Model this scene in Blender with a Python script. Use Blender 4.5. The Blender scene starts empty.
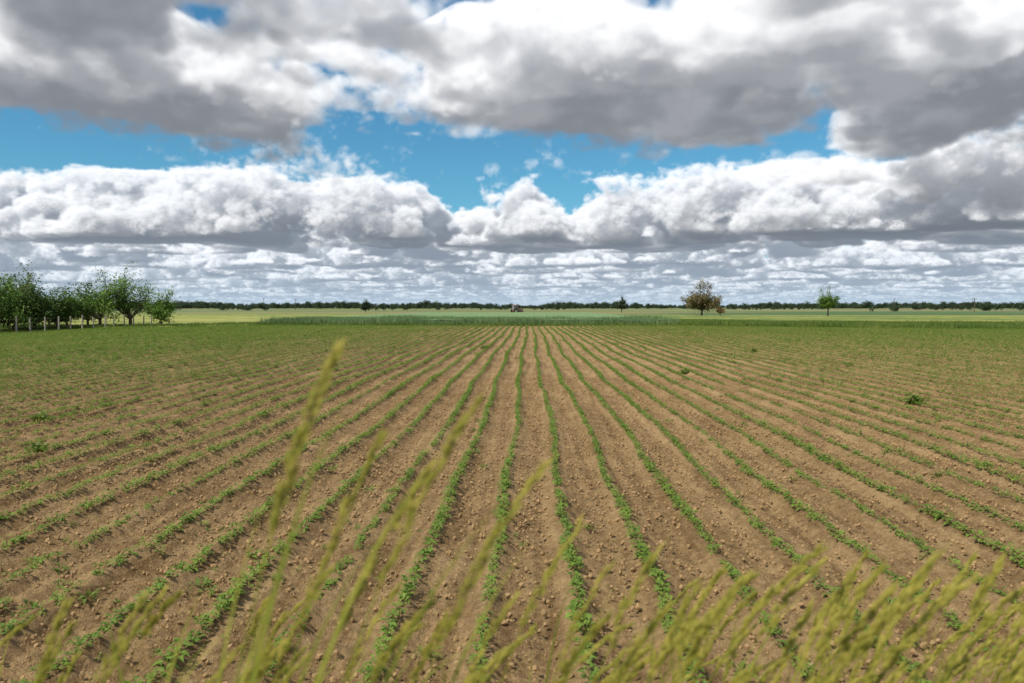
import bpy, math, random, time
import numpy as np
from mathutils import Vector, Matrix, Euler
from concurrent.futures import ThreadPoolExecutor
random.seed(7); rng=np.random.default_rng(7)
sc=bpy.context.scene
sc.view_settings.view_transform='Standard'; sc.view_settings.look='None'; sc.view_settings.exposure=0
CAMH=1.75
SUN_EL=math.radians(52); SUN_AZ=math.radians(-128)   # from behind left

# ------------------------------------------------------------------ sky: volumetric cloud field marched into a sky map
def build_cloud_image():
    rg=np.random.default_rng(21); N=128; f4=np.float32
    def interp(n):
        W=np.zeros((N,n),f4)
        for a in range(N):
            p=a/N*n; i=int(p); f=p-i; f=f*f*f*(f*(f*6-15)+10)
            W[a,i%n]+=1-f; W[a,(i+1)%n]+=f
        return W
    def lat(n):
        W=interp(n); L=rg.standard_normal((n,n,n)).astype(f4)
        L=np.tensordot(W,L,(1,0)); L=np.tensordot(W,L,(1,1)); L=np.tensordot(W,L,(1,2)); return L
    def worley(n):
        pts=rg.random((n,n,n,3)).astype(f4); ax=(np.arange(N,dtype=f4)/N*n)
        ci=ax.astype(int); out=np.full((N,N,N),9,f4)
        fx=(ax-ci)
        for dx in(-1,0,1):
            for dy in(-1,0,1):
                for dz in(-1,0,1):
                    P=pts[np.ix_((ci+dx)%n,(ci+dy)%n,(ci+dz)%n)]
                    d=(P[...,0]+dx-fx[:,None,None])**2+(P[...,1]+dy-fx[None,:,None])**2+(P[...,2]+dz-fx[None,None,:])**2
                    np.minimum(out,d,out=out)
        return 1-np.sqrt(out)
    base=lat(3)*.9+lat(6)*.75+lat(12)*.45+lat(24)*.25+lat(48)*.13
    wo=worley(9)*.6+worley(20)*.3+worley(40)*.15; wo=(wo-wo.mean())/wo.std()
    base=base/base.std()*.8+wo*.45
    q=np.quantile(base,np.linspace(0,1,257)); base=np.interp(base,q,np.linspace(0,1,257)).astype(f4)
    det=worley(8)*.5+worley(17)*.3+worley(36)*.2+lat(20)*.05; q=np.quantile(det,np.linspace(0,1,129)); det=np.interp(det,q,np.linspace(0,1,129)).astype(f4)
    base=np.ascontiguousarray(base).ravel(); det=np.ascontiguousarray(det).ravel()
    M=N-1
    def samp(V,x,y,z):
        xi=np.floor(x);yi=np.floor(y);zi=np.floor(z); fx=(x-xi).astype(f4);fy=(y-yi).astype(f4);fz=(z-zi).astype(f4)
        xi=xi.astype(np.int32)&M; yi=yi.astype(np.int32)&M; zi=zi.astype(np.int32)&M
        x1=((xi+1)&M)<<14; xi=xi<<14; y1=((yi+1)&M)<<7; yi=yi<<7; z1=(zi+1)&M
        def l(a,b): 
            v0=V[a+b+zi]; return v0+(V[a+b+z1]-v0)*fz
        c0=l(xi,yi); c0+= (l(xi,y1)-c0)*fy
        c1=l(x1,yi); c1+= (l(x1,y1)-c1)*fy
        return c0+(c1-c0)*fx
    tab=rg.random((128,128)).astype(f4)
    def n2(x,y):
        xi=np.floor(x);yi=np.floor(y);fx=x-xi;fy=y-yi;fx=fx*fx*(3-2*fx);fy=fy*fy*(3-2*fy);xi=xi.astype(np.int32)&127;yi=yi.astype(np.int32)&127
        a=tab[xi,yi];b=tab[(xi+1)&127,yi];c=tab[xi,(yi+1)&127];d=tab[(xi+1)&127,(yi+1)&127]
        return (a*(1-fx)+b*fx)*(1-fy)+(c*(1-fx)+d*fx)*fy
    def ss(a,b,x):
        t=np.clip((x-a)/(b-a),0,1); return t*t*(3-2*t)
    H0,H1=1.0,1.95
    def cover(x,y):
        D=np.sqrt(x*x+y*y)+.001; u=x/D
        w=n2(x*.9+9,y*.9)+.5*n2(x*2.3,y*2.3)-.75
        De=5.20-0.65*np.exp(-((u+.03)/.15)**2)+w*1.0
        deck=1-ss(De-.7,De+.6,D)
        Ds=11.0-.6*ss(.16,.36,u)+w*.8
        band=ss(Ds-.6,Ds+.8,D)
        dc=.92+.26*(n2(x*1.3+3,y*1.3+8)-.5)+.22*(1-ss(2.6,4.0,D))
        bandc=.78*(1-ss(12.2,13.4,D))+(.31+.40*(n2(x*.42+3,y*.42)-.5))*ss(12.2,13.4,D)
        gap=.06+.09*ss(.14,.34,u)
        return np.clip(gap+deck*(dc-gap)+band*(bandc-gap),0,1.1), deck
    def dens(x,y,z,detail=True):
        c,deck=cover(x,y)
        zb=H0+.10*(n2(x*1.1+31,y*1.1)-.5)
        h=(z-zb)/(H1-H0)
        topk=1-.45*deck
        n=samp(base,x*20,y*20,z*26)       # 6.4 km tile
        thr=1-c*(1-.75*ss(.05,1.0,h/topk))
        d=(n-thr)*(3.2-1.2*deck)
        hb=.07+.40*deck
        d=np.where((h<0)|(h>topk),-.5,d-.70*deck*(1-ss(0,hb,h)))
        d=np.where(h<.07,d*ss(0,.07,h),d)
        m=(d>-.5)&(deck>.05)
        if m.any():
            d[m]+=(samp(base,x[m]*58+40,y[m]*58,z[m]*72)-.51)*1.05*deck[m]
        if detail:
            m=d>-.1
            if m.any():
                e=samp(det,x[m]*110,y[m]*110,z[m]*125)
                d[m]-= (1-e)*(.42+.20*deck[m])*(1-np.clip(d[m],0,1)*.6)
        return np.clip(d*1.6,0,1),h
    W,HH,HC=1568,1024,640
    az=((np.arange(W)+.5)/W-.5)*(math.pi/2)
    sunv=(math.sin(SUN_AZ)*math.cos(SUN_EL),math.cos(SUN_AZ)*math.cos(SUN_EL),math.sin(SUN_EL))
    STEPS=84
    img=np.zeros((HH,W,4),f4)
    sinA=np.sin(az).astype(f4); cosA=np.cos(az).astype(f4)
    def rows(r0,r1):
        t=(np.arange(r0,r1)+.5)/HH; v=(.5*t/(1-t))
        V=np.repeat(v[:,None],W,1).ravel().astype(f4); SA=np.tile(sinA,r1-r0); CA=np.tile(cosA,r1-r0)
        ve=V+.010
        n=len(V); rr=np.random.default_rng(r0); T=np.ones(n,f4); C=np.zeros((n,3),f4); Dm=np.zeros(n,f4)
        s0=(H0-.06)/ve; s1=np.minimum(H1/ve,s0+26)
        jit=rr.random(n).astype(f4)
        for k in range(STEPS):
            act=np.nonzero(T>.02)[0]
            if len(act)==0: break
            a=(k+jit[act])/STEPS; s=s0[act]+(s1[act]-s0[act])*a
            x=SA[act]*s; y=CA[act]*s; z=ve[act]*s
            d,h=dens(x,y,z)
            m=d>.004
            if not m.any(): continue
            ai=act[m]; x=x[m];y=y[m];z=z[m];d=d[m];h=h[m];s=s[m]
            near=1-ss(5.5,9.0,s); fr=ss(9.5,15.0,s)
            EXT=26.0-11.0*near
            tau=np.zeros(len(ai),f4); lp=0
            for ls in (.035,.11,.26,.5):
                dl,_=dens(x+sunv[0]*ls,y+sunv[1]*ls,z+sunv[2]*ls,ls<.12); tau+=dl*(ls-lp)*EXT; lp=ls
            Ls=.60*np.exp(-tau)+.26*np.exp(-.30*tau)+.20*np.exp(-.09*tau)
            amb=np.clip(.30+.46*h,0,.7)+.08*near+.34*fr*(1-h)
            step=(s1[ai]-s0[ai])/STEPS
            al=1-np.exp(-d*EXT*np.minimum(step,.35))
            wgt=(T[ai]*al)
            for c_,(su,am) in enumerate(((1.02,.55),(1.0,.67),(.97,.88))):
                C[ai,c_]+=wgt*(Ls*su*(.92+.06*near)+amb*am*.47)
            Dm[ai]+=wgt*s
            T[ai]*=1-al
        A=1-T; A=np.where(A>.97,1,A)
        C/=np.maximum(1-T,1e-3)[:,None]; Dm/=np.maximum(1-T,1e-3)
        hz=1-np.exp(-np.maximum(Dm-8,0)/38.0)
        hc=np.array([.50,.65,.80],f4)
        C=C*(1-hz[:,None])+hc*hz[:,None]
        hl=np.exp(-V/.034)*.85
        A2=A+(1-A)*hl; C=(C*A[:,None]+hc*((1-A)*hl)[:,None])/np.maximum(A2,1e-3)[:,None]
        img[r0:r1,:,:3]=C.reshape(r1-r0,W,3); img[r0:r1,:,3]=A2.reshape(r1-r0,W)
    jobs=[(a,min(a+16,HC)) for a in range(0,HC,16)]
    with ThreadPoolExecutor(8) as ex: list(ex.map(lambda j:rows(*j),jobs))
    P=img[:HC].copy(); P[...,:3]*=P[...,3:]
    K=P*.36
    for dy,dx,wt in ((0,1,.11),(0,-1,.11),(1,0,.11),(-1,0,.11),(1,1,.05),(-1,-1,.05),(1,-1,.05),(-1,1,.05)):
        K+=np.roll(np.roll(P,dy,0),dx,1)*wt
    K[0]=P[0];K[-1]=P[-1]
    K[...,:3]/=np.maximum(K[...,3:],1e-3); img[:HC]=K
    img[HC:]=img[HC-(HH-HC):HC][::-1]
    im=bpy.data.images.new('cloud_cover',W,HH,alpha=True,float_buffer=True)
    im.colorspace_settings.name='Linear Rec.709'; im.alpha_mode='CHANNEL_PACKED'
    im.pixels.foreach_set(img.ravel()); im.update(); im.pack()
    return im
im=build_cloud_image()
w=bpy.data.worlds.new("World"); sc.world=w; w.use_nodes=True
nt=w.node_tree; nt.nodes.clear(); L=nt.links.new
def nd(t): return nt.nodes.new(t)
def mth(op,a,b=None,c=None):
    n=nd('ShaderNodeMath'); n.operation=op
    for i,v in enumerate((a,b,c)):
        if v is None: continue
        if isinstance(v,(int,float)): n.inputs[i].default_value=v
        else: L(v,n.inputs[i])
    return n.outputs[0]
out=nd('ShaderNodeOutputWorld')
sky=nd('ShaderNodeTexSky'); sky.sky_type='NISHITA'; sky.sun_disc=False
sky.sun_elevation=SUN_EL; sky.sun_rotation=SUN_AZ; sky.ozone_density=2.5; sky.dust_density=0.3
tc=nd('ShaderNodeTexCoord'); sp=nd('ShaderNodeSeparateXYZ'); L(tc.outputs['Generated'],sp.inputs[0])
x,y,z=sp.outputs
r=mth('MAXIMUM',mth('SQRT',mth('ADD',mth('MULTIPLY',x,x),mth('MULTIPLY',y,y))),.0005)
v=mth('MAXIMUM',mth('DIVIDE',z,r),0.0)
t=mth('DIVIDE',v,mth('ADD',v,.5))
u=mth('MULTIPLY_ADD',mth('ARCTAN2',x,y),2/math.pi,.5)
cb=nd('ShaderNodeCombineXYZ'); L(u,cb.inputs[0]); L(mth('MINIMUM',mth('MAXIMUM',t,.0006),.999),cb.inputs[1])
it=nd('ShaderNodeTexImage'); it.image=im; it.extension='MIRROR'; L(cb.outputs[0],it.inputs[0])
tint=nd('ShaderNodeMix'); tint.data_type='RGBA'; tint.blend_type='MULTIPLY'; tint.inputs[0].default_value=1
L(sky.outputs[0],tint.inputs[6]); tint.inputs[7].default_value=(0.38,0.80,0.90,1)
b1=nd('ShaderNodeBackground'); b1.inputs[1].default_value=.12; L(tint.outputs[2],b1.inputs[0])
b2=nd('ShaderNodeBackground'); b2.inputs[1].default_value=1; L(it.outputs[0],b2.inputs[0])
ms=nd('ShaderNodeMixShader'); L(it.outputs[1],ms.inputs[0]); L(b1.outputs[0],ms.inputs[1]); L(b2.outputs[0],ms.inputs[2]); L(ms.outputs[0],out.inputs[0])
w.cycles.sampling_method='MANUAL'; w.cycles.sample_map_resolution=512

sl=bpy.data.lights.new('sun','SUN'); sl.energy=4.9; sl.angle=math.radians(.5); sl.color=(1,.95,.81)
so=bpy.data.objects.new('sun',sl); sc.collection.objects.link(so)
sd=Vector((math.sin(SUN_AZ)*math.cos(SUN_EL),math.cos(SUN_AZ)*math.cos(SUN_EL),math.sin(SUN_EL)))
so.rotation_euler=sd.to_track_quat('Z','Y').to_euler(); so.location=sd*50

# ------------------------------------------------------------------ helpers
def sstep(a,b,x):
    t=np.clip((x-a)/(b-a),0,1); return t*t*(3-2*t)
_tab=rng.random((256,256))
def vn(x,y,s=0):
    x=np.asarray(x,float)+s*17.3; y=np.asarray(y,float)+s*5.7
    xi=np.floor(x).astype(int); yi=np.floor(y).astype(int)
    fx=x-xi; fy=y-yi; fx=fx*fx*(3-2*fx); fy=fy*fy*(3-2*fy)
    a=_tab[xi%256,yi%256]; b=_tab[(xi+1)%256,yi%256]; c=_tab[xi%256,(yi+1)%256]; d=_tab[(xi+1)%256,(yi+1)%256]
    return (a*(1-fx)+b*fx)*(1-fy)+(c*(1-fx)+d*fx)*fy
def mesh_obj(name,verts,faces,mat=None,parent=None,link=True,smooth=False):
    me=bpy.data.meshes.new(name); me.from_pydata([tuple(v) for v in verts],[],faces); me.update()
    o=bpy.data.objects.new(name,me)
    if mat: me.materials.append(mat)
    if smooth: me.shade_smooth()
    if link: sc.collection.objects.link(o)
    if parent: o.parent=parent
    return o
def grid_obj(name,X,Y,Z,mat,smooth=True):
    ny,nx=X.shape
    me=bpy.data.meshes.new(name)
    co=np.stack([X,Y,Z],-1).reshape(-1,3).astype(np.float32)
    i=np.arange(ny*nx).reshape(ny,nx)
    q=np.stack([i[:-1,:-1],i[:-1,1:],i[1:,1:],i[1:,:-1]],-1).reshape(-1,4)
    me.vertices.add(len(co)); me.vertices.foreach_set('co',co.ravel())
    me.loops.add(q.size); me.loops.foreach_set('vertex_index',q.ravel().astype(np.int32))
    me.polygons.add(len(q)); me.polygons.foreach_set('loop_start',(np.arange(len(q))*4).astype(np.int32))
    me.update(calc_edges=True); me.validate()
    if smooth: me.shade_smooth()
    me.materials.append(mat)
    o=bpy.data.objects.new(name,me); sc.collection.objects.link(o); return o
class E:
    def __init__(s,nt,sock): s.nt=nt; s.s=sock
    def _m(s,op,*a,clamp=False):
        n=s.nt.nodes.new('ShaderNodeMath'); n.operation=op; n.use_clamp=clamp
        for i,v in enumerate((s,)+a):
            if isinstance(v,E): s.nt.links.new(v.s,n.inputs[i])
            else: n.inputs[i].default_value=v
        return E(s.nt,n.outputs[0])
    def __add__(s,o): return s._m('ADD',o)
    __radd__=__add__
    def __sub__(s,o): return s._m('SUBTRACT',o)
    def __rsub__(s,o): return (s*-1.0)+o
    def __mul__(s,o): return s._m('MULTIPLY',o)
    __rmul__=__mul__
    def __truediv__(s,o): return s._m('DIVIDE',o)
    def clamp(s): return s._m('ADD',0.0,clamp=True)
    def ss(s,a,b):
        n=s.nt.nodes.new('ShaderNodeMapRange'); n.interpolation_type='SMOOTHSTEP'
        for k,v in (('Value',s),('From Min',a),('From Max',b)):
            if isinstance(v,E): s.nt.links.new(v.s,n.inputs[k])
            else: n.inputs[k].default_value=v
        return E(s.nt,n.outputs[0])
def comb(nt,x,y,z):
    n=nt.nodes.new('ShaderNodeCombineXYZ')
    for i,v in enumerate((x,y,z)):
        if isinstance(v,E): nt.links.new(v.s,n.inputs[i])
        else: n.inputs[i].default_value=v
    return E(nt,n.outputs[0])
def noise(nt,vec,scale=1,detail=4,rough=.5):
    n=nt.nodes.new('ShaderNodeTexNoise'); n.inputs['Scale'].default_value=scale
    n.inputs['Detail'].default_value=detail; n.inputs['Roughness'].default_value=rough
    nt.links.new(vec.s,n.inputs['Vector']); return E(nt,n.outputs['Fac'])
def mixc(nt,f,a,b):
    n=nt.nodes.new('ShaderNodeMix'); n.data_type='RGBA'
    for i,v in ((0,f),(6,a),(7,b)):
        if isinstance(v,E): nt.links.new(v.s,n.inputs[i])
        elif i==0: n.inputs[0].default_value=v
        else: n.inputs[i].default_value=(*v,1)
    return E(nt,n.outputs[2])

# ------------------------------------------------------------------ materials
def newmat(name):
    m=bpy.data.materials.new(name); m.use_nodes=True; n=m.node_tree
    b=n.nodes['Principled BSDF']; b.inputs['Roughness'].default_value=.85
    b.inputs['Specular IOR Level'].default_value=.25
    return m,n,b
def posn(n):
    g=n.nodes.new('ShaderNodeNewGeometry'); return E(n,g.outputs['Position'])
def sep(n,e):
    s=n.nodes.new('ShaderNodeSeparateXYZ'); n.links.new(e.s,s.inputs[0]); return [E(n,s.outputs[i]) for i in range(3)]
def leafmat(name,c1,c2,scale=3.0,transl=.35,rough=.55):
    m,n,b=newmat(name); p=posn(n)
    f=noise(n,p,scale,2,.6).ss(.35,.65)
    oi=n.nodes.new('ShaderNodeNewGeometry'); rnd=E(n,oi.outputs['Random Per Island'])
    f=(f*0.6+rnd*0.4).clamp()
    c=mixc(n,f,c1,c2); n.links.new(c.s,b.inputs['Base Color']); b.inputs['Roughness'].default_value=rough
    t=n.nodes.new('ShaderNodeBsdfTranslucent'); n.links.new(c.s,t.inputs['Color'])
    mx=n.nodes.new('ShaderNodeMixShader'); mx.inputs[0].default_value=transl
    n.links.new(b.outputs[0],mx.inputs[1]); n.links.new(t.outputs[0],mx.inputs[2])
    n.links.new(mx.outputs[0],n.nodes['Material Output'].inputs['Surface'])
    return m
def plainmat(name,c,rough=.7,metal=0,var=.25,scale=8):
    m,n,b=newmat(name); p=posn(n)
    f=noise(n,p,scale,3,.6)
    cc=mixc(n,f,tuple(k*(1-var) for k in c),tuple(min(1,k*(1+var)) for k in c)); n.links.new(cc.s,b.inputs['Base Color'])
    b.inputs['Roughness'].default_value=rough; b.inputs['Metallic'].default_value=metal
    return m
m_soil,n,b=newmat('dry_tilled_soil'); p=posn(n); px,py,pz=sep(n,p)
a1=noise(n,p,1.3,3,.6); a2=noise(n,p,22,5,.7); a3=noise(n,comb(n,px*9,py*.35,0.0),1,4,.6)
f=(a1*0.45+a2*0.75+a3*0.70-0.45).clamp()
c=mixc(n,f.ss(.22,.78),(.135,.078,.033),(.40,.270,.138))
c=mixc(n,noise(n,p,130,2,.6).ss(.60,.72)*0.35,c,(.52,.39,.235))
wl=(px*-1.0-py*0.12).ss(3.0,16.0)*py.ss(8.0,22.0)
wr=(px-6.0).ss(2.0,22.0)*py.ss(20.0,50.0)*0.25
far=py.ss(22.0,60.0)*0.20
gn=noise(n,comb(n,px*.9,py*.45,1.0),1,5,.7).ss(.30,.70)
gm=((wl*0.62+wr+far)*(gn*1.3)).clamp()
c=mixc(n,gm,c,(.165,.185,.045))
n.links.new(c.s,b.inputs['Base Color']); b.inputs['Roughness'].default_value=.95; b.inputs['Specular IOR Level'].default_value=.1
bm=n.nodes.new('ShaderNodeBump'); bm.inputs['Strength'].default_value=1.0; bm.inputs['Distance'].default_value=.042
hgt=a2*0.8+noise(n,p,75,4,.65)*0.5
n.links.new(hgt.s,bm.inputs['Height']); n.links.new(bm.outputs[0],b.inputs['Normal'])
m_gr,n,b=newmat('distant_farmland'); p=posn(n); px,py,pz=sep(n,p)
vt=n.nodes.new('ShaderNodeTexVoronoi'); vt.inputs['Scale'].default_value=1
vv=comb(n,px/180.0+3.3,py/38.0+.3,0.0); n.links.new(vv.s,vt.inputs['Vector'])
sc3=n.nodes.new('ShaderNodeSeparateColor'); n.links.new(vt.outputs['Color'],sc3.inputs[0])
rr=E(n,sc3.outputs[0]); r2=E(n,sc3.outputs[1]); r3=E(n,sc3.outputs[2])
c=mixc(n,rr.ss(.3,.8),(.06,.115,.028),(.22,.23,.065)); c=mixc(n,r2.ss(.6,.7),c,(.095,.15,.07)); c=mixc(n,r3.ss(.80,.84),c,(.24,.18,.10))
c=mixc(n,noise(n,comb(n,px*.15,py*.15,0.0),1,5,.7).ss(.3,.7)*0.4,c,(.06,.10,.03))
n.links.new(c.s,b.inputs['Base Color'])
def turf(name,ca,cb,sc_=.7,cd=None):
    m,n,b=newmat(name); p=posn(n)
    f=noise(n,p,sc_,6,.75).ss(.3,.7); c=mixc(n,f,ca,cb)
    if cd:
        px,py,pz=sep(n,p); c=mixc(n,noise(n,comb(n,px*.03,py*.16,2.0),1,3,.6).ss(.45,.6),c,cd)
    n.links.new(c.s,b.inputs['Base Color'])
    bm=n.nodes.new('ShaderNodeBump'); bm.inputs['Strength'].default_value=.8; bm.inputs['Distance'].default_value=.1
    n.links.new(noise(n,p,9,4,.7).s,bm.inputs['Height']); n.links.new(bm.outputs[0],b.inputs['Normal']); return m
m_verge=turf('verge_turf',(.07,.10,.025),(.16,.18,.05),3)
m_meadow=turf('meadow_turf',(.07,.135,.02),(.16,.20,.045),.35,(.26,.26,.065))
m_wheat=turf('wheat_turf',(.125,.205,.085),(.18,.26,.115),.3)
m_crop=leafmat('seedling_leaf',(.095,.175,.024),(.21,.31,.05),5,.35)
m_weed=leafmat('weed_leaf',(.11,.175,.03),(.21,.275,.055),4,.35)
m_gblade=leafmat('meadow_grass',(.08,.15,.027),(.18,.23,.05),.25,.35)
m_wblade=leafmat('wheat_leaf',(.11,.19,.075),(.20,.28,.12),.3,.3)
m_grass=leafmat('wild_grass',(.24,.28,.035),(.48,.45,.08),12,.5)
m_head=leafmat('seed_head',(.33,.32,.05),(.60,.52,.13),30,.5)
m_clod=plainmat('clod_soil',(.31,.20,.10),.95,0,.35,18)
m_bark=plainmat('bark',(.12,.09,.065),.9)
m_wood=plainmat('weathered_post',(.38,.34,.29),.85)
m_lf1=leafmat('orchard_leaf',(.038,.085,.018),(.12,.20,.032),.8,.3)
m_lf2=leafmat('bronze_leaf',(.16,.135,.065),(.29,.25,.12),.5,.3)
m_lf3=leafmat('bright_leaf',(.08,.17,.03),(.20,.32,.06),.5,.3)
m_lfd=leafmat('hazed_far_leaf',(.033,.058,.032),(.065,.10,.047),.1,.2)  # dark green dulled towards blue: distance haze put into the leaf colour
m_rust=leafmat('russet_leaf',(.20,.12,.06),(.28,.19,.09),.5,.2)

# ------------------------------------------------------------------ terrain
ROW=0.5
def row_wob(y): return 0.028*np.sin(y*0.55+1.0)+0.05*np.sin(y*0.17)+0.014*np.sin(y*1.3)
t=np.linspace(-1.25,1.25,760)
ys=2.2*np.exp(np.linspace(0,math.log(76/2.2),680))
T,Y=np.meshgrid(t,ys); X=T*(Y+2.6)
fade=1/(1+(Y/18)**2)
ph=(X-row_wob(Y)+ROW/2)/ROW
rowd=np.cos(2*np.pi*ph)
Z=0.011*np.cos(4*np.pi*ph)+0.030*rowd
Z=Z+0.040*(vn(X*9,Y*9,1)-.5)*fade+0.046*(np.abs(vn(X*21,Y*21,2)-.5))*fade+0.026*(vn(X*45,Y*45,3)-.5)*fade
Z=Z+0.05*(vn(X*.7,Y*.4,4)-.5)+0.034*(vn(X*14,Y*.8,5)-.5)*fade
field=grid_obj('field_soil',X,Y,Z,m_soil)
def bank(y): return 0.52*(1-sstep(0.9,2.7,np.asarray(y,float)))
xs=np.linspace(-14,14,180); yv=np.linspace(-6,2.75,70); XX,YY=np.meshgrid(xs,yv)
grid_obj('grass_verge',XX,YY,bank(YY)+0.05*(vn(XX*2,YY*2,6)-.5)+0.03,m_verge)
g=np.array([-6000,-2500,-1000,-400,-150,-60,0,60,150,400,1000,2500,6000.])
GX,GY=np.meshgrid(g,g); grid_obj('ground',GX,GY,GX*0-0.09,m_gr,False)

# ------------------------------------------------------------------ scatter
def scatter(name,pts,rots,scl,idx,coll):
    me=bpy.data.meshes.new(name); me.vertices.add(len(pts)); me.vertices.foreach_set('co',np.asarray(pts,np.float32).ravel())
    a=me.attributes.new('rot','FLOAT_VECTOR','POINT'); a.data.foreach_set('vector',np.asarray(rots,np.float32).ravel())
    a=me.attributes.new('scl','FLOAT','POINT'); a.data.foreach_set('value',np.asarray(scl,np.float32))
    a=me.attributes.new('idx','INT','POINT'); a.data.foreach_set('value',np.asarray(idx,np.int32))
    o=bpy.data.objects.new(name,me); sc.collection.objects.link(o)
    ng=bpy.data.node_groups.new(name+'_gn','GeometryNodeTree')
    ng.interface.new_socket('Geometry',in_out='INPUT',socket_type='NodeSocketGeometry')
    ng.interface.new_socket('Geometry',in_out='OUTPUT',socket_type='NodeSocketGeometry')
    N=ng.nodes; gi=N.new('NodeGroupInput'); go=N.new('NodeGroupOutput'); ip=N.new('GeometryNodeInstanceOnPoints')
    ci=N.new('GeometryNodeCollectionInfo'); ci.inputs['Collection'].default_value=coll
    ci.inputs['Separate Children'].default_value=True; ci.inputs['Reset Children'].default_value=True
    ip.inputs['Pick Instance'].default_value=True
    def attr(nm,ty):
        q=N.new('GeometryNodeInputNamedAttribute'); q.data_type=ty; q.inputs['Name'].default_value=nm; return q.outputs['Attribute']
    er=N.new('FunctionNodeEulerToRotation')
    L=ng.links.new
    L(gi.outputs[0],ip.inputs['Points']); L(ci.outputs[0],ip.inputs['Instance'])
    L(attr('rot','FLOAT_VECTOR'),er.inputs[0]); L(er.outputs[0],ip.inputs['Rotation'])
    L(attr('scl','FLOAT'),ip.inputs['Scale']); L(attr('idx','INT'),ip.inputs['Instance Index'])
    L(ip.outputs[0],go.inputs[0])
    md=o.modifiers.new('scatter','NODES'); md.node_group=ng
    return o
def variants(name,k,fn,mat):
    c=bpy.data.collections.new(name+'_parts')
    for i in range(k):
        vs,fs=fn(i); o=mesh_obj(name+'_%02d'%i,vs,fs,mat,link=False); c.objects.link(o)
    return c
R=random.random
def U(a,b): return a+(b-a)*R()
def leaf(vs,fs,p,az,el,L,W,fold=.35,droop=.3):
    d=Vector((math.cos(az)*math.cos(el),math.sin(az)*math.cos(el),math.sin(el)))
    s=Vector((-math.sin(az),math.cos(az),0)); up=d.cross(s)*-1
    if up.z<0: up=-up
    i=len(vs); p=Vector(p); m=p+d*L*.45; e=p+d*L-Vector((0,0,droop*L))
    vs+= [p, m+s*W*.5+up*fold*W*.5, m, m-s*W*.5+up*fold*W*.5, e]
    fs+= [(i,i+2,i+1),(i,i+3,i+2),(i+1,i+2,i+4),(i+2,i+3,i+4)]
def crop_seg(k):
    vs,fs=[],[]; y=-.5
    while y<.5:
        if not (R()<.08):
            px=U(-.022,.022); hh=U(.03,.09); az0=U(0,6.28); ks=U(.7,1.1)
            for j in range(random.randint(7,12)):
                q=R(); az=az0+j*2.4; el=U(-.1,.9)
                leaf(vs,fs,(px+math.cos(az)*.013,y+math.sin(az)*.013,hh*(.3+.7*q)),az,el,U(.030,.056)*ks,U(.020,.033)*ks)
            leaf(vs,fs,(px,y,-.02),az0,1.5,hh+.03,.006,0,0)
        y+=U(.034,.080)
    return vs,fs
cc=variants('crop_plant',16,crop_seg,m_crop)
pts=[];rots=[];scl=[];idx=[]
ridx=np.arange(-150,150)
for j in range(72):
    yc=2.9+j*1.0
    for k in ridx:
        xr=(k+.5)*ROW
        if abs(xr)>.78*yc+4.5: continue
        xw=xr+float(row_wob(yc))
        if vn(xr*1.7,yc*.35,9)>.96: continue
        sl_=float(row_wob(yc+.5)-row_wob(yc-.5))
        vig=.72+.48*float(vn(xr*2.3,yc*.35,12))+.12*float(sstep(10,40,yc))
        pts.append((xw+U(-.012,.012),yc,.034)); rots.append((0,0,-sl_+(math.pi if R()<.5 else 0))); scl.append(vig*U(.93,1.07)); idx.append(random.randrange(16))
scatter('crop_rows',pts,rots,scl,idx,cc)
def weed(k):
    vs,fs=[],[]
    for j in range(random.randint(14,26)):
        az=U(0,6.28); rr=U(0,.05)
        leaf(vs,fs,(math.cos(az)*rr,math.sin(az)*rr,U(0,.05)),az,U(.1,1.2),U(.05,.10),U(.015,.035))
    return vs,fs
wc=variants('weed',8,weed,m_weed)
pts=[];rots=[];scl=[];idx=[]
N0=65000
Yr=rng.uniform(3,73,N0); Xr=rng.uniform(-1,1,N0)*(.8*Yr+4)
dens=0.018+0.66*sstep(3,15,-Xr-Yr*.12)*sstep(8,17,Yr)+0.13*sstep(5,25,Xr)*sstep(18,45,Yr)+.05*sstep(30,60,Yr)
dens=dens*(.10+1.8*vn(Xr*.35,Yr*.25,14)**1.5)
keep=rng.random(N0)<dens
keep|=(rng.random(N0)<.22*sstep(1.4,3.2,-Xr)*(Yr<5.5))
for X_,Y_ in zip(Xr[keep],Yr[keep]):
    pts.append((X_,Y_,.0)); rots.append((0,0,U(0,6.28))); scl.append(U(.3,.85)*(1+.008*Y_)); idx.append(random.randrange(8))
for q in range(170):
    Y_=U(3.3,6.5); X_=-U(0,1)*(.75*Y_)-.2
    if R()<.25+.75*abs(X_)/5: pts.append((X_,Y_,.0)); rots.append((0,0,U(0,6.28))); scl.append(U(.2,.45)); idx.append(random.randrange(8))
for (X_,Y_,s_) in [(6.9,14.3,2.3),(4.1,21,1.8),(9.5,24,1.7),(-1.9,33,2.4),(8.7,31,2),(-6,9.5,1.4),(-7.5,12,1.6),(3.3,9,1.1)]:
    for q in range(5): pts.append((X_+U(-.08,.08),Y_+U(-.08,.08),0)); rots.append((0,0,U(0,6))); scl.append(s_*U(.7,1)); idx.append(random.randrange(8))
scatter('field_weeds',pts,rots,scl,idx,wc)
ico=[(0,0,1)]+[(math.cos(a)*.894,math.sin(a)*.894,.447) for a in [i*1.2566 for i in range(5)]]+[(math.cos(a)*.894,math.sin(a)*.894,-.447) for a in [(i+.5)*1.2566 for i in range(5)]]+[(0,0,-1)]
icf=[(0,1+i,1+(i+1)%5) for i in range(5)]+[(1+i,6+i,1+(i+1)%5) for i in range(5)]+[(1+(i+1)%5,6+i,6+(i+1)%5) for i in range(5)]+[(11,6+(i+1)%5,6+i) for i in range(5)]
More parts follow.
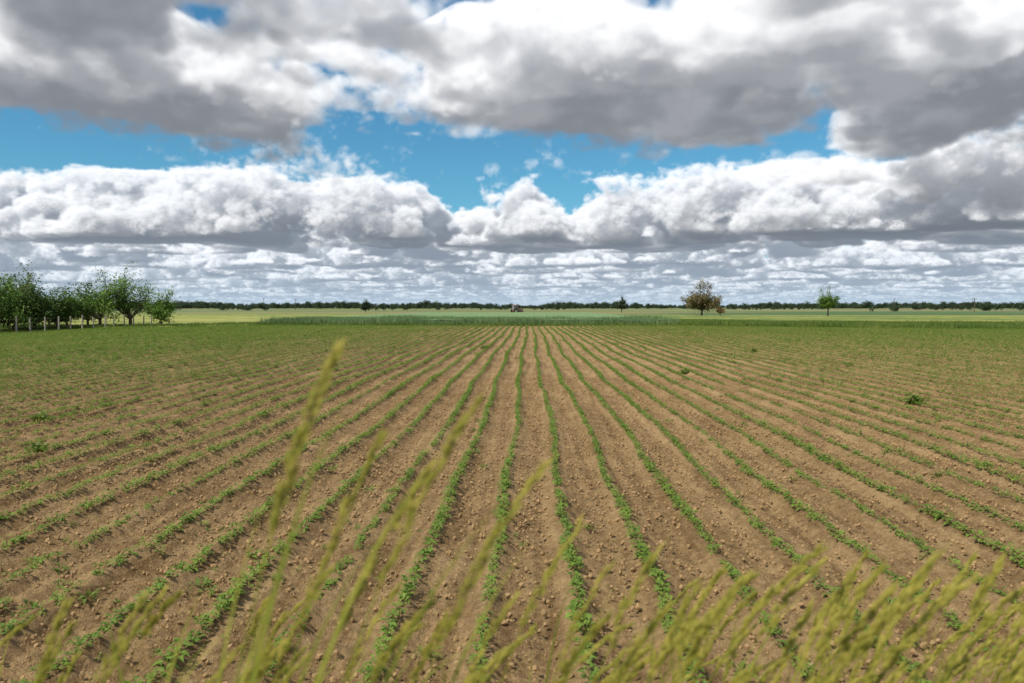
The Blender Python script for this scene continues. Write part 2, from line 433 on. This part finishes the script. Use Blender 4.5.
def clods(k):
    vs,fs=[],[]
    for j in range(230):
        s=.003+.017*R()**4; c=Vector((U(-.25,.25),U(-.5,.5),U(.0,.02))); i=len(vs)
        e=Euler((U(0,6),U(0,6),U(0,6))).to_matrix()
        for q in ico: vs.append(c+e@Vector((q[0]*s*U(.7,1.3),q[1]*s*U(.6,1.2),q[2]*s*U(.5,1.0))))
        fs+=[tuple(i+a for a in f_) for f_ in icf]
    return vs,fs
kc=variants('soil_clod',8,clods,m_clod)
pts=[];rots=[];scl=[];idx=[]
for j in range(17):
    yc=3.2+j
    for k in range(-40,41):
        xr=k*.5
        if abs(xr)>.78*yc+3: continue
        pts.append((xr,yc,.004)); rots.append((0,0,math.pi*random.randint(0,1))); scl.append(U(.8,1.15)); idx.append(random.randrange(8))
scatter('soil_clods',pts,rots,scl,idx,kc)

def patchfn(n_,h,wd):
    def fn(k):
        vs,fs=[],[]
        for j in range(n_):
            p=Vector((U(-.6,.6),U(-.6,.6),0)); az=U(0,6.28); hh=h*U(.55,1.1); ln=hh*U(.05,.35); a2=U(0,6.28)
            s=Vector((math.cos(az),math.sin(az),0))*wd*.5; d=Vector((math.cos(a2),math.sin(a2),0)); i=len(vs)
            vs+=[p-s,p+s,p+s*.8+d*ln*.4+Vector((0,0,hh*.6)),p-s*.8+d*ln*.4+Vector((0,0,hh*.6)),p+d*ln+Vector((0,0,hh))]
            fs+=[(i,i+1,i+2,i+3),(i+3,i+2,i+4)]
        return vs,fs
    return fn
gc=variants('meadow_tuft',6,patchfn(70,.30,.035),m_gblade)
whc=variants('wheat_tuft',6,patchfn(90,.62,.035),m_wblade)
def strip_sheet(name,x0,x1,yf,y1,z,mat,nx=80,ny=50,amp=.06):
    xs=np.linspace(x0,x1,nx); q=np.linspace(0,1,ny)**1.6
    XX,QQ=np.meshgrid(xs,q); Y0=np.vectorize(yf)(XX); YY=Y0+(y1-Y0)*QQ
    return grid_obj(name,XX,YY,z+amp*(vn(XX*1.3,YY*1.3,20)-.5)*2,mat)
def fill(name,x0,x1,yf,depth,coll,step=1.0,z=0,s=(.8,1.3)):
    pts=[];rots=[];scl=[];idx=[]
    X_=x0
    while X_<x1:
        Y0=yf(X_); q=0
        while q<depth:
            pts.append((X_+U(-.3,.3),Y0+q+U(-.3,.3),z)); rots.append((0,0,U(0,6.28))); scl.append(U(*s)*(1+.5*float(vn(X_*.2,(Y0+q)*.2,25))-.2)); idx.append(random.randrange(6)); q+=step
        X_+=step
    return scatter(name,pts,rots,scl,idx,coll)
edgeR=lambda x_: 74.-0.50*max(0,x_-13) if x_<50 else 55.5
edgeL=lambda x_: 74.-1.1*max(0,-x_-25) if x_>-40 else 57.5
strip_sheet('wheat_field',-25,14,lambda x_:76.5,190,.50,m_wheat)
fill('wheat_crop',-25,14,lambda x_:75.,14,whc,.8)
strip_sheet('meadow',14,110,edgeR,150,.10,m_meadow)
fill('meadow_grass',13.5,80,edgeR,22,gc,1.0,.05)
strip_sheet('pasture',-110,-25,edgeL,170,.08,turf('pasture_turf',(.12,.175,.03),(.26,.27,.07),.3,(.31,.30,.09)))
fill('pasture_grass',-75,-25,edgeL,14,gc,1.2,.03,(.6,1.0))
fill('field_margin',-25,14,lambda x_:73.2,2.2,gc,.8,0,(.6,1.1))
pts=[];rots=[];scl=[];idx=[]
for i in range(420):
    X_=U(-9,9); Y_=U(-3,2.3)
    if abs(X_)<.5 and -0.6<Y_<.6: continue
    pts.append((X_,Y_,float(bank(Y_)))); rots.append((0,0,U(0,6.28))); scl.append(U(.5,.9)); idx.append(random.randrange(6))
vc=variants('verge_tuft',6,patchfn(120,.32,.008),m_grass)
scatter('verge_grass',pts,rots,scl,idx,vc)

# ------------------------------------------------------------------ trees
def tube(vs,fs,a,b,ra,rb,n_=6):
    a=Vector(a);b=Vector(b); d=(b-a).normalized(); s=d.orthogonal().normalized(); u_=d.cross(s); i=len(vs)
    for c_,r_ in ((a,ra),(b,rb)):
        for k in range(n_):
            an=k*6.2832/n_; vs.append(c_+(s*math.cos(an)+u_*math.sin(an))*r_)
    for k in range(n_): fs.append((i+k,i+(k+1)%n_,i+n_+(k+1)%n_,i+n_+k))
def make_tree(name,loc,H,W,trunk_h,leafm,nl=1500,ls=.2,seed=1,crown_lo=.25,lean=0,spread=.075):
    st=random.getstate(); random.seed(seed)
    e=bpy.data.objects.new(name,None); sc.collection.objects.link(e); e.location=loc
    tv,tf=[],[]; ends=[]
    r0=H*.026
    def branch(p,d,L,r_,lev):
        segs=3
        for k in range(segs):
            d=(d+Vector((U(-.25,.25),U(-.25,.25),U(-.1,.18)))).normalized(); q=p+d*L/segs; r2=r_*.8
            tube(tv,tf,p,q,r_,r2,6 if lev<2 else 4); p=q; r_=r2
            if lev<3 and (k>0 or lev>0):
                for _ in range(2 if lev<2 else 1):
                    az=U(0,6.28); nd=(d*U(.5,.9)+Vector((math.cos(az),math.sin(az),U(-.2,.4)))*U(.6,1.0)).normalized()
                    branch(p,nd,L*U(.5,.75),r_*.6,lev+1)
            if lev>=1: ends.append(p.copy())
        ends.append(p.copy())
    base=Vector((0,0,-.1)); top=Vector((lean*H*.3,0,trunk_h)); tube(tv,tf,base,top,r0*1.25,r0,8)
    for k in range(7):
        az=k*.9+U(-.3,.3); branch(top-Vector((0,0,U(0,trunk_h*.2))),Vector((math.cos(az)*.9,math.sin(az)*.9,U(.15,1.1))).normalized(),H*.34,r0*.55,1)
    branch(top,Vector((0,0,1)),H*.42,r0*.8,1)
    xs_=sorted(abs(p.x) for p in ends); mx=xs_[int(.96*len(xs_))]; zs_=sorted(p.z for p in ends); mz=zs_[int(.98*len(zs_))]
    sx=(W*.5*.85)/mx
    def fit(p):
        if p.z<trunk_h*.8: return p
        kz=(H*.92-trunk_h*.8)/(mz-trunk_h*.8); return Vector((p.x*sx,p.y*sx,trunk_h*.8+(p.z-trunk_h*.8)*kz))
    tv=[fit(p) for p in tv]; ends=[fit(p) for p in ends]
    mesh_obj('trunk_and_limbs',tv,tf,m_bark,e)
    vs,fs=[],[]
    lo=H*crown_lo
    for k in range(nl):
        c=random.choice(ends); rr=abs(random.gauss(0,1))*H*spread
        d=Vector((random.gauss(0,1),random.gauss(0,1),random.gauss(0,.8))).normalized()
        p=c+d*rr
        if p.z<lo: continue
        leaf(vs,fs,p,U(0,6.28),U(-1,1.2),ls*U(.6,1.3),ls*U(.5,.9),.2,.2)
    mesh_obj('crown',vs,fs,leafm,e)
    random.setstate(st); return e
make_tree('tree',(37.5,175,0),6.9,7.6,1.2,m_lf2,15000,.30,3,crown_lo=.10,spread=.09)
make_tree('tree',(61.5,166,0),5.2,4.2,1.4,m_lf3,5200,.26,5,crown_lo=.24)
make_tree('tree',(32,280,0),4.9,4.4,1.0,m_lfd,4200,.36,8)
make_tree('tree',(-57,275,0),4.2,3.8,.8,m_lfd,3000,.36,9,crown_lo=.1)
make_tree('shrub',(40.8,172,0),1.9,2.1,.3,m_rust,900,.24,10,crown_lo=.05)
orch=[(-36.8,52,3.6,3.9),(-39.5,54,3.7,4.2),(-37.6,55.5,3.8,3.8),(-36.9,58.5,3.1,3.2),(-38.6,59,4.2,4.2),(-37.0,61.5,3.2,3.4),(-40.5,61,4.3,4.6),(-38,64.5,3.3,3.4),(-36.6,67,4.5,4.8),(-35.0,69,4.8,4.9),(-38.5,68.5,3.9,3.6),(-42,66,4.0,4),(-38,49,3.6,3.8),(-34.6,74,3.3,2.6),(-37.3,50.5,3.4,3.6),(-37.5,57,3.7,3.6)]
for i,(a,b_,h_,w_) in enumerate(orch):
    make_tree('orchard_tree',(a,b_,0),h_,w_,h_*.16,m_lf1 if i not in(2,8,9,13) else m_lf3,4200,.18,20+i,crown_lo=.05,spread=.095)
fe=bpy.data.objects.new('wooden_fence',None); sc.collection.objects.link(fe)
vs,fs=[],[]; wv,wf=[],[]; prev=None
for k in range(17):
    X_=-34.6+U(-.08,.08); Y_=48+k*1.6; h_=U(.95,1.15); tx=U(-.04,.04)
    tube(vs,fs,(X_,Y_,-.1),(X_+tx,Y_,h_),.06,.05,6); fs.append(tuple(range(len(vs)-6,len(vs))))
    if prev:
        for zz in (.35,.65,.92): tube(wv,wf,(prev[0],prev[1],zz),(X_,Y_,zz),.006,.006,3)
    prev=(X_,Y_)
mesh_obj('posts',vs,fs,m_wood,fe); mesh_obj('wires',wv,wf,plainmat('wire',(.3,.3,.3),.5,.8),fe)
def bushvar(H,W,n_,ls):
    def fn(k):
        vs,fs=[],[]; lob=[(U(-W*.5,W*.5),U(-W*.3,W*.3),H*U(.25,.65),H*U(.2,.36)) for _ in range(7)]
        for j in range(n_):
            a,b_,c_,r_=random.choice(lob); d=Vector((random.gauss(0,1),random.gauss(0,1),random.gauss(0,1))).normalized()*r_*R()**.35
            leaf(vs,fs,(a+d.x,b_+d.y,max(0,c_+d.z)),U(0,6.28),U(-1,1.3),ls*U(.6,1.3),ls*U(.5,.9))
        return vs,fs
    return fn
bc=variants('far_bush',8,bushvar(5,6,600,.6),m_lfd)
pts=[];rots=[];scl=[];idx=[]
def addb(X_,Y_,s_): pts.append((X_,Y_,-.2)); rots.append((0,0,U(0,6.28))); scl.append(s_); idx.append(random.randrange(8))
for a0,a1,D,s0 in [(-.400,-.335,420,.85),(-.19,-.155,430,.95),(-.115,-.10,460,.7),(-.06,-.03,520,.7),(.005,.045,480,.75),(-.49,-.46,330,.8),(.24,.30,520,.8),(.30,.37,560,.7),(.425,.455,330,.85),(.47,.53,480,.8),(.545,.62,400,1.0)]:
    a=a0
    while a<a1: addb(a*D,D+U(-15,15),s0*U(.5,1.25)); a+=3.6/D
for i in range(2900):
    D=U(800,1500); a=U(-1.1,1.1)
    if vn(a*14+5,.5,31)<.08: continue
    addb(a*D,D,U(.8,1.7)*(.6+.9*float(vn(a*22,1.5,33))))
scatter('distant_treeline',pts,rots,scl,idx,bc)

# ------------------------------------------------------------------ tractor, poles
def box(vs,fs,c,s,tp=1.0):
    i=len(vs); x0,y0,z0=c; a,b_,h_=s[0]/2,s[1]/2,s[2]/2
    for dz,k in ((-h_,1),(h_,tp)):
        for dx,dy in ((-a,-b_),(a,-b_),(a,b_),(-a,b_)): vs.append(Vector((x0+dx*k,y0+dy*k,z0+dz)))
    fs+=[(i+3,i+2,i+1,i),(i+4,i+5,i+6,i+7)]+[(i+k,i+(k+1)%4,i+4+(k+1)%4,i+4+k) for k in range(4)]
def wheel(vs,fs,c,r_,wd):
    i=len(vs); n_=20
    for s_,rr in ((-.5,.55*r_),(-.5,r_*.95),(-.3,r_),(.3,r_),(.5,r_*.95),(.5,.55*r_)):
        for k in range(n_): a=k*6.2832/n_; vs.append(Vector((c[0]+rr*math.cos(a),c[1]+s_*wd,c[2]+rr*math.sin(a))))
    for j in range(5):
        for k in range(n_): fs.append((i+j*n_+k,i+j*n_+(k+1)%n_,i+(j+1)*n_+(k+1)%n_,i+(j+1)*n_+k))
tr=bpy.data.objects.new('tractor',None); sc.collection.objects.link(tr)
mr=plainmat('faded_red_paint',(.34,.17,.14),.45); mk=plainmat('rubber',(.03,.03,.03),.9); mg=plainmat('cab_glass',(.16,.19,.21),.15); mrim=plainmat('rim_paint',(.5,.45,.38),.5)
vs,fs=[],[]; box(vs,fs,(.95,0,1.25),(1.7,.7,.65),.93); box(vs,fs,(-.5,0,1.05),(1.4,.8,.5)); box(vs,fs,(-.55,0,2.5),(1.6,1.45,.14),.92)
for sy in(-.85,.85): box(vs,fs,(-.75,sy,1.62),(1.4,.42,.08))
mesh_obj('body',vs,fs,mr,tr)
vs,fs=[],[]; box(vs,fs,(-.55,0,1.87),(1.35,1.2,1.1),.95); mesh_obj('cab',vs,fs,mg,tr)
vs,fs=[],[]
for sy in(-.8,.8): wheel(vs,fs,(-.75,sy,.8),.8,.42); wheel(vs,fs,(1.35,sy*.85,.48),.48,.28)
mesh_obj('tyres',vs,fs,mk,tr)
vs,fs=[],[]
for sy in(-.8,.8):
    for c_,r_,wd in ((( -.75,sy,.8),.45,.3),((1.35,sy*.85,.48),.27,.2)):
        i=len(vs)
        for k in range(16): vs.append(Vector((c_[0]+r_*math.cos(k*.3927),c_[1]+math.copysign(wd*.5,sy),c_[2]+r_*math.sin(k*.3927))))
        fs.append(tuple(range(i,i+16)))
mesh_obj('rims',vs,fs,mrim,tr)
vs,fs=[],[]; tube(vs,fs,(1.0,.2,1.5),(1.0,.2,2.4),.05,.05,8); mesh_obj('exhaust',vs,fs,mk,tr)
tr.location=(-3.4,205,-.05); tr.rotation_euler=(0,0,.5); tr.scale=(.9,)*3
def pole(loc,h_):
    e=bpy.data.objects.new('utility_pole',None); sc.collection.objects.link(e); e.location=loc
    vs,fs=[],[]; tube(vs,fs,(0,0,-.2),(0,0,h_),.16,.11,8); mesh_obj('post',vs,fs,m_bark,e)
    vs,fs=[],[]; box(vs,fs,(0,0,h_-.5),(1.8,.12,.14))
    for q in (-.8,0,.8): tube(vs,fs,(q,0,h_-.43),(q,0,h_-.15),.05,.04,6)
    mesh_obj('crossarm',vs,fs,m_bark,e)
pole((165,300,0),5.2); pole((-175,520,0),7.5); pole((-148,500,0),7); pole((235,520,0),7.5); pole((110,560,0),8)

# ------------------------------------------------------------------ foreground wild grass
gv,gf=[],[]; hv,hf=[],[]
def bez(P0,P1,P2,t): return P0*(1-t)**2+P1*2*t*(1-t)+P2*t*t
def stem(tip,root,bow=.25,r_=.0016,head=.22,hs=1.0,fat=1.0,dn=30):
    P0=Vector(root); P2=Vector(tip); L=(P2-P0).length
    P1=P0+Vector(((P2.x-P0.x)*.22,(P2.y-P0.y)*.3,(P2.z-P0.z)*.72+bow*.2*L))
    prev=P0
    for k in range(1,17):
        q=bez(P0,P1,P2,k/16); tube(gv,gf,prev,q,r_*(1-.8*(k-1)/16),r_*(1-.8*k/16),4); prev=q
    n_=int(dn*hs)
    for k in range(n_):
        tt=1-head/L*(1-k/n_)
        q=bez(P0,P1,P2,tt); tg=(bez(P0,P1,P2,min(1,tt+.02))-bez(P0,P1,P2,tt-.02)).normalized()
        az=U(0,6.28); o=Vector((math.cos(az),math.sin(az),U(-.4,.2)))
        bl=U(.002,.012)*hs*(1-.6*k/n_); a=q+(tg*.95+o*.5).normalized()*bl
        tube(hv,hf,q,a,.0004,.0004,3)
        d=(tg*1.4+o*.25).normalized(); sL=U(.012,.021)*fat; s=d.orthogonal().normalized(); u_=d.cross(s); w_=sL*.15; i=len(hv); m_=a+d*sL*.4
        hv.extend([a,m_+s*w_,m_+u_*w_,m_-s*w_,m_-u_*w_,a+d*sL])
        for z_ in range(4): hf.append((i,i+1+z_,i+1+(z_+1)%4)); hf.append((i+5,i+1+(z_+1)%4,i+1+z_))
        if R()<.5: tube(hv,hf,a+d*sL,a+d*(sL+U(.006,.012)),.0003,.0001,3)
def blade(root,tip,wd,bow=.3):
    P0=Vector(root);P2=Vector(tip);L=(P2-P0).length; P1=P0+Vector(((P2.x-P0.x)*.2,(P2.y-P0.y)*.3,(P2.z-P0.z)*.75+bow*L*.3))
    i=len(gv); n_=14; az=U(-.5,.5); s=Vector((math.cos(az),math.sin(az),0))
    for k in range(n_+1):
        t_=k/n_; q=bez(P0,P1,P2,t_); w_=wd*.5*(1-t_**2.5)+.0001; gv.append(q-s*w_); gv.append(q+s*w_)
    for k in range(n_): gf.append((i+2*k,i+2*k+1,i+2*k+3,i+2*k+2))
gz=lambda y_: float(bank(y_))
def Tp(a,drop,d): return (a*d,d,CAMH-drop*d)
for a,dr,d,rx in [(-.245,.058,.70,-.17),(-.07,.125,.72,-.26),(.015,.205,.78,-.28),(-.13,.21,.82,-.26),(-.19,.17,.80,-.20),(-.26,.34,1.0,-.18),(-.50,.38,1.0,-.16),(-.60,.39,.9,-.1),(-.17,.36,1.1,-.2),(-.02,.37,1.0,-.2),(.10,.33,1.0,-.2),(.06,.28,.95,-.22),(.16,.31,1.0,-.2)]:
    tp=Tp(a,dr,d); big=dr<.25
    stem(tp,(tp[0]+rx,d-.08,gz(d)),.12 if big else .25,.0025 if big else .0018,.27 if big else .22,1.0,1.05 if big else 1,58 if big else 36)
for a,dr,d,rx,wd in [(-.235,.12,.64,-.16,.0085),(-.03,.24,.70,-.28,.0085),(-.12,.19,.68,-.24,.0085),(-.30,.30,.7,-.14,.008),(-.20,.30,.75,-.2,.008),(-.42,.36,.85,-.12,.007),(-.55,.39,.85,.1,.007),(.0,.30,.8,-.22,.007),(-.34,.25,.75,-.1,.006),(.12,.34,.75,-.2,.006)]:
    tp=Tp(a,dr,d); blade((tp[0]+rx,d-.05,gz(d)),tp,wd,.12)
for k in range(98):
    a=.03+.68*R()**.75; d=U(.85,1.7); dr=.30+.18*R()**.85 + max(0,.16-a)*.35
    tp=Tp(a,dr,d); stem(tp,(tp[0]-U(.12,.34),d+U(-.15,.15),gz(d)),U(.15,.4),.0015,U(.14,.24),U(.7,1.0),1.1,36)
for k in range(20):
    a=U(-.66,0); d=U(.85,1.5); dr=U(.36,.46)
    tp=Tp(a,dr,d); stem(tp,(tp[0]-U(.12,.34),d+U(-.15,.15),gz(d)),U(.15,.4),.0015,U(.14,.24),U(.7,1.0),1.1,36)
for k in range(120):
    a=U(-.75,.8); d=U(.85,1.7); dr=U(.40,.58)-.07*(a>0)
    tp=Tp(a,dr,d); blade((tp[0]-U(-.05,.3),d+U(-.1,.1),gz(d)),tp,U(.003,.007))
for k in range(260):
    X_=U(-6,6); Y_=U(-2.5,1.9)
    if abs(X_)<1.4 and Y_>-.8: continue
    h_=U(.5,.95); z0=gz(Y_); stem((X_+U(.1,.3),Y_+U(-.1,.1),z0+h_),(X_,Y_,z0),.25,.0013,.18,.6)
we=bpy.data.objects.new('wild_grass',None); sc.collection.objects.link(we)
mesh_obj('stems_and_blades',gv,gf,m_grass,we); mesh_obj('seed_heads',hv,hf,m_head,we)

# ------------------------------------------------------------------ camera
cd=bpy.data.cameras.new('camera'); cd.lens=28; cd.sensor_width=36; cd.clip_start=.05; cd.clip_end=20000
cd.dof.use_dof=True; cd.dof.focus_distance=12; cd.dof.aperture_fstop=4.2
co=bpy.data.objects.new('camera',cd); sc.collection.objects.link(co); co.location=(0,0,CAMH)
co.rotation_euler=(math.radians(90-2.48),0,math.radians(1.3)); sc.camera=co
